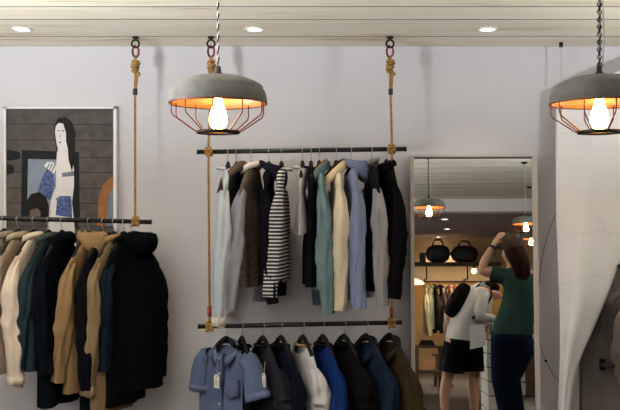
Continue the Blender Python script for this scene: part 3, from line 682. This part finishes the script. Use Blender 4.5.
for sx in (-.15, .15):
    for sy_ in (-.15, .15): q = MB(); q.span((sx-.016,sy_-.016,0), (sx+.016,sy_+.016,tz-.03)); q.build('leg', M['wood'], o)
q = MB(); q.span((a.x-.11, a.y-.1, tz*.5+.0005), (a.x+.07, a.y+.1, tz*.5+.12)); tag(q.build('wooden_box', M['copper'], bevel=.005), 'brown box on the shelf of the side table', 'box')
q = MB(); 
for k in range(3): q.span((a.x-.12+.01*k, a.y-.1, tz+.0005+.022*k), (a.x+.08-.012*k, a.y+.1, tz+.022*(k+1)-.0005))
tag(q.build('folded_cloth', cloth('2b2320'), bevel=.006), 'dark folded cloth lying on the side table', 'cloth')
a = Rb(441, 12.6); o = thing('stool', 'brown wooden stool behind the bare legs in the mirror', 'stool', a); q = MB(); q.lathe([(.001,.46),(.16,.46),(.165,.45),(.16,.43),(.001,.43)], 28); q.build('seat', M['wood'], o)
for k in range(4):
    t = PI/4+k*PI/2; q = MB(); q.cyl((.12*math.cos(t),.12*math.sin(t),.44), (.16*math.cos(t),.16*math.sin(t),0), .016, 10); q.build('leg', M['wood'], o)
# counter
c0, c1 = Rb(485, 8.0), Rb(620, 8.0); o = thing('counter', 'white planked shop counter behind the two people in the mirror', 'counter', c0)
cw = c1.x-c0.x; ch = .92
for k in range(7):
    q = MB(); q.span((0, -.55, .005+k*.128), (cw, 0, .128*(k+1)-.006)) if k < 6 else q.span((0, -.55, .005+k*.128), (cw, 0, ch-.03)); q.build('board', M['counter'], o, bevel=.004)
q = MB(); q.span((.012, -.535, 0), (cw-.012, -.015, ch-.03)); q.build('carcass', M['gap'], o)
q = MB(); q.span((-.02, -.57, ch-.03), (cw+.02, .025, ch)); q.build('countertop', M['counter'], o, bevel=.004)
xa, xb = Rb(521, 8.0).x-c0.x, Rb(537, 8.0).x-c0.x; za, zb_ = R(528, 393, 8.0).z, R(528, 350, 8.0).z
q = MB(); q.span((xa, .001, za), (xb, .02, zb_)); q.build('niche_panel', M['wood'], o)
for p0, p1 in (((xa-.02,.001,za-.02),(xb+.02,.028,za)), ((xa-.02,.001,zb_),(xb+.02,.028,zb_+.02))): q = MB(); q.span(p0, p1); q.build('niche_frame', M['dwood'], o)

# ------------------------------------------------------------------ people (reflected, so laid out as the mirror shows them and flipped)
def skinned(name, verts, edges, m, parent, sub=2):
    me = bpy.data.meshes.new(name); fl = -1 if FLIP[0] else 1
    me.from_pydata([(v[0], fl*v[1], v[2]) for v in verts], edges, []); me.materials.append(m)
    o = bpy.data.objects.new(name, me); C.objects.link(o); o.parent = parent
    md = o.modifiers.new('skin', 'SKIN'); md.use_smooth_shade = True
    for i, v in enumerate(verts):
        sv = me.skin_vertices[0].data[i]; r = v[3]; sv.radius = r if isinstance(r, tuple) else (r, r); sv.use_root = i == 0
    o.modifiers.new('sub', 'SUBSURF').levels = sub; o.modifiers['sub'].render_levels = sub
    return o
class Sk:
    def __init__(s): s.v = []; s.e = []
    def chain(s, pts, start=None):
        p = start
        for x in pts:
            s.v.append(x); i = len(s.v)-1
            if p is not None: s.e.append((p, i))
            p = i
        return p
def hand(sk, wrist, d, up, palm=.045, curl=.5, sc_=1.0):
    w = Vector(sk.v[wrist][:3]); d = Vector(d).normalized(); up = Vector(up); up = (up-d*up.dot(d)).normalized(); sd = d.cross(up)
    pm = w+d*palm; p = sk.chain([(*pm, .024*sc_)], wrist)
    for k, L in enumerate((.062, .072, .068, .054)):
        o = (k-1.5)*.02; b0 = pm+d*.028+sd*o
        a = b0+d*L*.5-up*L*.12*curl; b = b0+d*L*.9-up*L*.55*curl
        sk.chain([(*b0, .0095), (*a, .0085), (*b, .007)], p)
    t0 = w+d*.025+sd*.028; t1 = t0+sd*.022+d*.03-up*.01; sk.chain([(*t0, .011), (*t1, .009), (*(t1+d*.022-up*.012), .008)], p)
def shell(q, rows, mi=0, n=28, pw=.85):
    rings = []
    for cx, cy, z, a, b, rot in rows:
        c, s_ = math.cos(rot), math.sin(rot); rg_ = []
        for k in range(n):
            t = 2*PI*k/n; x = a*math.copysign(abs(math.cos(t))**pw, math.cos(t)); y = b*math.copysign(abs(math.sin(t))**pw, math.sin(t))
            x += .006*nz(x*14, z*9, cx+1); y += .012*nz(x*10+3, z*8, y*6)
            rg_.append((cx+x*c-y*s_, cy+x*s_+y*c, z))
        rings.append(rg_)
    q.loft(rings, mi, False, False)
FLIP[0] = True
# the one in the cap: back to the mirror, hand up to the cap
wb = Rb(509, 7.2)
wo = thing('person', 'person in dark green t-shirt and cap, hand raised to the cap, shown in the mirror', 'person', wb)
sk = Sk(); r0 = sk.chain([(.0,0,.86,(.13,.10))])
ch_ = sk.chain([(.045,0,1.0,(.11,.08)), (.08,0,1.16,(.11,.08)), (.072,0,1.28,(.10,.068))], r0)
nk = sk.chain([(.04,.01,1.40,.05)], ch_)
hd = sk.chain([(.035,.025,1.46,(.065,.07)), (.03,.03,1.54,(.078,.092)), (.03,.02,1.61,(.06,.075))], nk)
sk.chain([(-.03,.10,1.50,.02), (-.04,.125,1.495,.012)], hd-1)
sk.chain([(.105,.02,1.515,.014)], hd-1)
el = sk.chain([(-.03,.0,1.325,.05), (-.13,.01,1.345,.05), (-.235,.02,1.355,.043), (-.205,.03,1.45,.038), (-.145,.03,1.55,.028), (-.12,.03,1.585,.026)], ch_)
hand(sk, el, (.55,0,.83), (-.6,-.5,.4), curl=.7)
er = sk.chain([(.16,.01,1.325,.06), (.215,.06,1.2,.046), (.23,.11,1.08,.04), (.15,.26,1.04,.034), (.09,.34,1.05,.026)], ch_)
hand(sk, er, (-.5,.8,.1), (0,0,1))
for sx, kx, ax in ((-.075,-.10,-.05), (.085,.0,.045)):
    lg = sk.chain([(sx,0,.78,.09), ((sx+kx)/2,.015,.62,.075), (kx,.03,.46,.055), ((kx+ax)/2,.01,.28,.05), (ax,.0,.09,.036), (ax-.01,.06,.045,.036), (ax-.02,.15,.03,.03)], r0)
skinned('body', sk.v, sk.e, M['skin'], wo)
q = MB()
shell(q, [(.008,0,.835,.180,.125,.25), (.014,0,.90,.172,.122,.25), (.045,0,1.0,.158,.112,.25), (.075,0,1.1,.150,.112,.25), (.088,0,1.2,.146,.115,.25), (.082,0,1.27,.152,.108,.2), (.065,0,1.32,.150,.09,.2), (.055,.0,1.36,.11,.072,.2), (.046,.005,1.385,.065,.06,.2)])
q.tube([(-.03,0,1.305), (-.07,.0,1.32), (-.12,.01,1.332), (-.155,.015,1.34)], [(.075,.07), (.074,.068), (.07,.066), (.072,.068)], 18, caps=False)
q.tube([(.13,0,1.31), (.18,.03,1.27), (.21,.055,1.20), (.225,.08,1.13)], [(.07,.07), (.07,.066), (.066,.064), (.067,.066)], 18, caps=False)
q.build('t_shirt', cloth('2f4741'), wo)
q = MB()
shell(q, [(.0,0,.90,.150,.105,.2), (0,0,.84,.172,.118,.2), (.0,0,.78,.178,.122,.2), (.0,.0,.72,.165,.115,.2), (0,0,.70,.12,.09,.2)])
for sx, kx, ax in ((-.075,-.10,-.05), (.085,.0,.045)):
    q.tube([(sx,0,.79), (sx,.005,.70), ((sx+kx)/2,.015,.60), (kx,.028,.46), ((kx+ax)/2,.012,.28), (ax,0,.10), (ax,0,.06)], [.098,.097,.088,.070,.062,.055,.057], 20, fn=lambda t, a_: .05*nz(math.cos(a_)*2, math.sin(a_)*2, t*9))
q.build('jeans', cloth('141c30'), wo)
q = MB()
for ax in (-.03, .055): q.ball((ax-.012,.06,.035), (.045,.12,.035), 16, 10); q.ball((ax,-.01,.06), (.042,.05,.05), 12, 8)
q.build('shoes', M['shoe'], wo)
q = MB(); q.loft([[(.03+cx+a*math.cos(2*PI*k/22)*(1+.06*math.sin(5*k)), cy+b_*math.sin(2*PI*k/22)*(1+.06*math.sin(7*k+z*40)), z) for k in range(22)] for cx, cy, z, a, b_ in
     ((0,.01,1.60,.03,.04), (.005,.01,1.585,.078,.085), (.012,-.008,1.54,.092,.096), (.03,-.025,1.48,.095,.09), (.05,-.05,1.42,.085,.07), (.055,-.07,1.35,.075,.045), (.05,-.085,1.29,.055,.03), (.045,-.09,1.25,.02,.012))], 0); q.build('hair', M['hair'], wo)
q = MB(); q.loft([[(.025+a*math.cos(2*PI*k/26), .022+b_*math.sin(2*PI*k/26), z+ .02*math.sin(2*PI*k/26)) for k in range(26)] for z, a, b_ in ((1.545,.100,.114), (1.60,.100,.113), (1.64,.090,.101), (1.672,.060,.068), (1.685,.01,.012))], 0, False, True)
q.loft([[(.025-.06+.13*t*math.cos(-.6)-0, .06+.10*t+.0, 1.575+dz+.0) for t in (0, .5, 1)] for dz in (0, .004)], 0, closed=False)
rings = []
for dz in (0, .006):
    rings.append([(.0+.085*math.cos(t)-.035*math.sin(t), .09+.095*math.sin(t), 1.572+dz-.012*math.sin(t)) for t in [PI*k/14 for k in range(15)]])
q.loft(rings, 0); q.ball((.025,.022,1.687), .008, 8, 6); q.build('cap', cloth('43372f'), wo)
q = MB(); q.torus((-.135,.03,1.565), .031, .009, (.5,0,.85), 18, 8); q.build('wristwatch', M['black'], wo)

# the one bending over the counter
mb_ = Rb(462, 7.9)
mo = thing('person', 'person in white top and dark shorts bending over the counter in the mirror', 'person', mb_)
sk = Sk(); r0 = sk.chain([(.0,0,.86,(.13,.11))])
ch_ = sk.chain([(.05,.0,.98,(.115,.10)), (.11,.0,1.10,(.12,.10)), (.17,.0,1.20,(.115,.09))], r0)
nk = sk.chain([(.235,.005,1.245,.05)], ch_)
hd = sk.chain([(.245,.0,1.222,(.06,.064)), (.263,-.01,1.195,(.076,.08)), (.285,-.01,1.23,(.06,.062))], nk)
sk.chain([(.335,-.02,1.158,.022), (.353,-.02,1.138,.012)], hd-1); sk.chain([(.300,-.016,1.13,.03)], hd-1); sk.chain([(.25,-.088,1.195,.015)], hd-1)
el = sk.chain([(.17,-.13,1.19,.058), (.135,-.17,1.08,.046), (.125,-.18,.985,.04), (.20,-.15,.965,.034), (.265,-.12,.965,.026)], ch_)
hand(sk, el, (.9,.2,-.1), (0,0,1))
er = sk.chain([(.20,.13,1.19,.058), (.22,.16,1.06,.046), (.22,.16,.95,.04), (.225,.05,.91,.032), (.215,-.03,.885,.026)], ch_)
hand(sk, er, (-.1,-.7,-.5), (.9,0,.3))
for sx, ax, fy in ((-.10,-.185,-.03), (.08,.085,.06)):
    sk.chain([(sx,fy,.76,.092), ((sx*1.5+ax)/2.5,fy,.60,.078), ((sx+ax*1.3)/2.3,fy,.46,.056), (ax,fy-.0,.30,.054), (ax,fy,.10,.036), (ax+.05,fy,.045,.036), (ax+.13,fy,.03,.03)], r0)
skinned('body', sk.v, sk.e, M['skin'], mo)
q = MB()
def slant(rows, n=28):
    rings = []
    for cx, z, a, b_, tilt in rows:
        c, s_ = math.cos(tilt), math.sin(tilt)
        rings.append([(cx+a*math.cos(t)*c+.006*nz(t*2, z*9, 2), b_*math.sin(t)+.01*nz(t*2, z*8, 5), z-a*math.cos(t)*s_) for t in [2*PI*k/n for k in range(n)]])
    return rings
q.loft(slant([(-.01,.77,.155,.185,.1), (.0,.84,.152,.182,.25), (.03,.94,.142,.175,.45), (.075,1.03,.140,.178,.55), (.12,1.11,.138,.19,.6), (.165,1.18,.125,.185,.7), (.205,1.22,.095,.13,.85), (.235,1.245,.062,.068,1.0)]), 0, False, False)
for pth in ([(.165,-.11,1.19), (.15,-.155,1.12), (.13,-.178,1.03), (.128,-.182,.982), (.17,-.165,.968), (.245,-.128,.964)], [(.2,.11,1.19), (.215,.15,1.1), (.222,.162,1.0), (.222,.16,.95), (.224,.1,.925), (.222,.02,.905)]):
    q.tube(pth, [(.068,.066),(.064,.06),(.056,.054),(.053,.052),(.047,.045),(.038,.036)], 16, caps=False, fn=lambda t, a_: .07*nz(math.cos(a_)*2, math.sin(a_)*2, t*8))
q.build('long_sleeved_top', cloth('cfccc9'), mo)
q = MB(); q.loft(slant([(.0,.88,.13,.16,.25), (-.005,.80,.15,.178,.1), (-.005,.72,.152,.18,0), (-.005,.66,.14,.17,0)]), 0, False, False)
for sx, ax, fy in ((-.09,-.15,-.075), (.07,.085,.075)):
    q.tube([(sx*.8,fy*.8,.74), (sx,fy*.7,.66), ((sx*2+ax)/3,fy*.6,.57), ((sx+ax)/2,fy*.55,.48)], [(.11,.12),(.108,.115),(.105,.108),(.104,.106)], 20, caps=False)
q.build('shorts', cloth('15161b'), mo)
q = MB()
for ax, fy in ((-.185,-.03), (.085,.06)): q.ball((ax+.055,fy,.037), (.125,.047,.037), 16, 10); q.ball((ax,fy,.06), (.05,.045,.05), 12, 8)
q.build('shoes', M['shoe'], mo)
q = MB(); q.ball((.252,-.006,1.252), (.082,.090,.055), 18, 12, rot=Matrix.Rotation(.25, 3, 'Y')); q.ball((.222,-.005,1.215), (.045,.075,.06), 14, 8); q.build('hair', M['hair2'], mo)
# backpack on the back, paper and scissors
ps = Vector(mb_)
def place(mb, name, m, lab, cat): o = mb.build(name, m); o.location = mb_; return tag(o, lab, cat)
q = MB(); rt = Matrix.Rotation(.62, 3, 'Y')
rings = []
for k in range(11):
    t = k/10; w = .14*(1-.35*(2*t-1)**4); dth = .075*(1-.5*(2*t-1)**4)
    c = Vector((-.055,0,.93))+Vector((.17,0,.28))*t+rt @ Vector((-.10,0,0))
    rings.append([c+rt @ Vector((dth*math.copysign(abs(math.cos(u))**.6, math.cos(u)), w*math.copysign(abs(math.sin(u))**.6, math.sin(u)), 0)) for u in [2*PI*j/20 for j in range(20)]])
bo = thing('backpack', 'black backpack on the back of the bending person', 'backpack', mb_)
q.loft(rings, 0); q.build('bag_body', cloth('111114'), bo)
for s_ in (-1, 1):
    q = MB(); q.tube([(.06,s_*.09,1.2), (.15,s_*.115,1.285), (.235,s_*.125,1.25), (.24,s_*.14,1.16), (.17,s_*.18,1.05), (.06,s_*.175,.96)], [(.006,.02)]*6, 8, up=(0,0,1)); q.build('strap', cloth('111114'), bo)
q = MB(); a = MB(); x0p, x1p = .03, .165
q.add([(x0p,-.235,.90), (x1p,-.20,.915), (x1p+.005,-.195,.72), (x0p+.0,-.225,.69), (x0p,-.233,.90), (x1p,-.198,.915), (x1p+.005,-.193,.72), (x0p+.0,-.223,.69)], [(0,1,2,3),(7,6,5,4),(0,4,5,1),(1,5,6,2),(2,6,7,3),(3,7,4,0)], 0, False)
place(q, 'sheet_of_paper', M['paper'], 'white sheet of paper held by the bending person', 'paper')
so = thing('scissors', 'dark scissors in the hand of the bending person', 'scissors', mb_)
for k in (-1, 1):
    q = MB(); q.tube([(.20,-.105,.865), (.165,-.16,.85+.006*k), (.13,-.205,.845+.016*k)], [(.009,.004),(.007,.003),(.002,.001)], 6); q.torus((.222,-.075,.868+.022*k), .02, .006, (.3,-.4,0), 14, 6, sx=1.2); q.build('blade', M['iron'], so)
FLIP[0] = False
# small clip lamp by the rear rail
a = R(474, 271, SD-.35); o = thing('clip_lamp', 'small glowing clip lamp at the right end of the rear shelf', 'lamp', (a.x, a.y, a.z))
q = MB(); q.ball((0,0,0), .05, 16, 12); q.build('globe', emit('warm_globe', '#ffd08a', 6), o)
q = MB(); q.cyl((0,0,.045), (0,0,.08), .025, 14); q.tube([(0,0,.08), (0,-.02,.16), (0,-.1,zs-a.z-.015)], .008, 8); q.build('arm', M['iron'], o)
# ------------------------------------------------------------------ light
def area(name, loc, rot, size, power, col):
    l = bpy.data.lights.new(name, 'AREA'); l.shape = 'RECTANGLE'; l.size, l.size_y = size; l.energy = power; l.color = col
    o = bpy.data.objects.new(name, l); C.objects.link(o); o.location = loc; o.rotation_euler = rot; return o
def point(name, loc, power, col, r=.05):
    l = bpy.data.lights.new(name, 'POINT'); l.energy = power; l.color = col; l.shadow_soft_size = r
    o = bpy.data.objects.new(name, l); C.objects.link(o); o.location = loc; return o
wd = bpy.data.worlds.new('sky'); sc.world = wd; wd.use_nodes = True
wd.node_tree.nodes['Background'].inputs[0].default_value = (.62, .78, 1, 1); wd.node_tree.nodes['Background'].inputs[1].default_value = .6
for k, o_ in enumerate([o for o in C.objects if o.name.startswith('downlight') and o.parent is None]):
    l = bpy.data.lights.new('downlight_beam', 'SPOT'); l.energy = 14 if o_.location.y > 0 else 240; l.color = (1, .86, .66); l.spot_size = 1.7; l.spot_blend = .8; l.shadow_soft_size = .04
    b_ = bpy.data.objects.new('downlight_beam', l); C.objects.link(b_); b_.parent = o_; b_.location = (0, 0, -.02)
# sunlit street outside the window, throwing daylight up onto the ceiling
area('street_daylight', (-8.3, .3, -.1), (PI, 0, 0), (7.6, 14), 3000, (.9, .95, 1))
area('window_daylight', (X0-.25, (WY0+WY1)/2, 1.95), (0, math.radians(-90), 0), (1.1, 5.2), 12, (.85, .93, 1))

fl = area('added_front_fill', ((FX0+FX1)/2, Y0-.2, 1.85), (math.radians(97), 0, 0), (3.2, 1.0), 6, (.95, .96, 1)); fl.data.spread = math.radians(90)  # added area lamp behind the camera, brightens the right wall and canvas
def added_uplighter(loc, lab, power):  # added lamps, out of view, put in to brighten ceiling and upper wall
    o = thing('added_uplighter', lab, 'lamp', loc, 0, 'added unseen bowl lamps')
    q = MB(); q.lathe([(.001,.02), (.13,.018), (.14,0), (.001,0)], 28); q.build('base', M['black'], o)
    q = MB(); q.cyl((0,0,.015), (0,0,1.56), .012, 12); q.build('pole', M['black'], o)
    q = MB(); q.lathe([(.012,1.55), (.07,1.56), (.16,1.61), (.2,1.66), (.195,1.66), (.155,1.618), (.07,1.572), (.001,1.566)], 36); q.build('bowl', M['white'], o)
    l = bpy.data.lights.new('added_uplighter_lamp', 'AREA'); l.shape = 'DISK'; l.size = .385; l.energy = power; l.color = (.88, .94, 1)
    b_ = bpy.data.objects.new('added_uplighter_lamp', l); C.objects.link(b_); b_.parent = o; b_.location = (0, 0, 1.652); b_.rotation_euler = (PI, 0, 0)
added_uplighter((-1.8, 2.25, 0), 'added white bowl lamp, unseen, standing left of the camera', 212)
added_uplighter((2.6, 3.0, 0), 'added white bowl lamp, unseen, standing right of the camera', 74)
cam = bpy.data.cameras.new('camera'); co = bpy.data.objects.new('camera', cam); C.objects.link(co)
cam.sensor_width = 36; cam.lens = F/620*36; co.location = (0, 0, EYE); co.rotation_euler = (PI/2, 0, 0); cam.clip_start = .02
sc.camera = co
vs = sc.view_settings; vs.view_transform = 'Standard'; vs.look = 'None'; vs.gamma = 1; vs.use_curve_mapping = False; vs.exposure = .26
sc.cycles.use_denoising = True; sc.cycles.max_bounces = 10; sc.cycles.diffuse_bounces = 6; sc.cycles.sample_clamp_indirect = 6
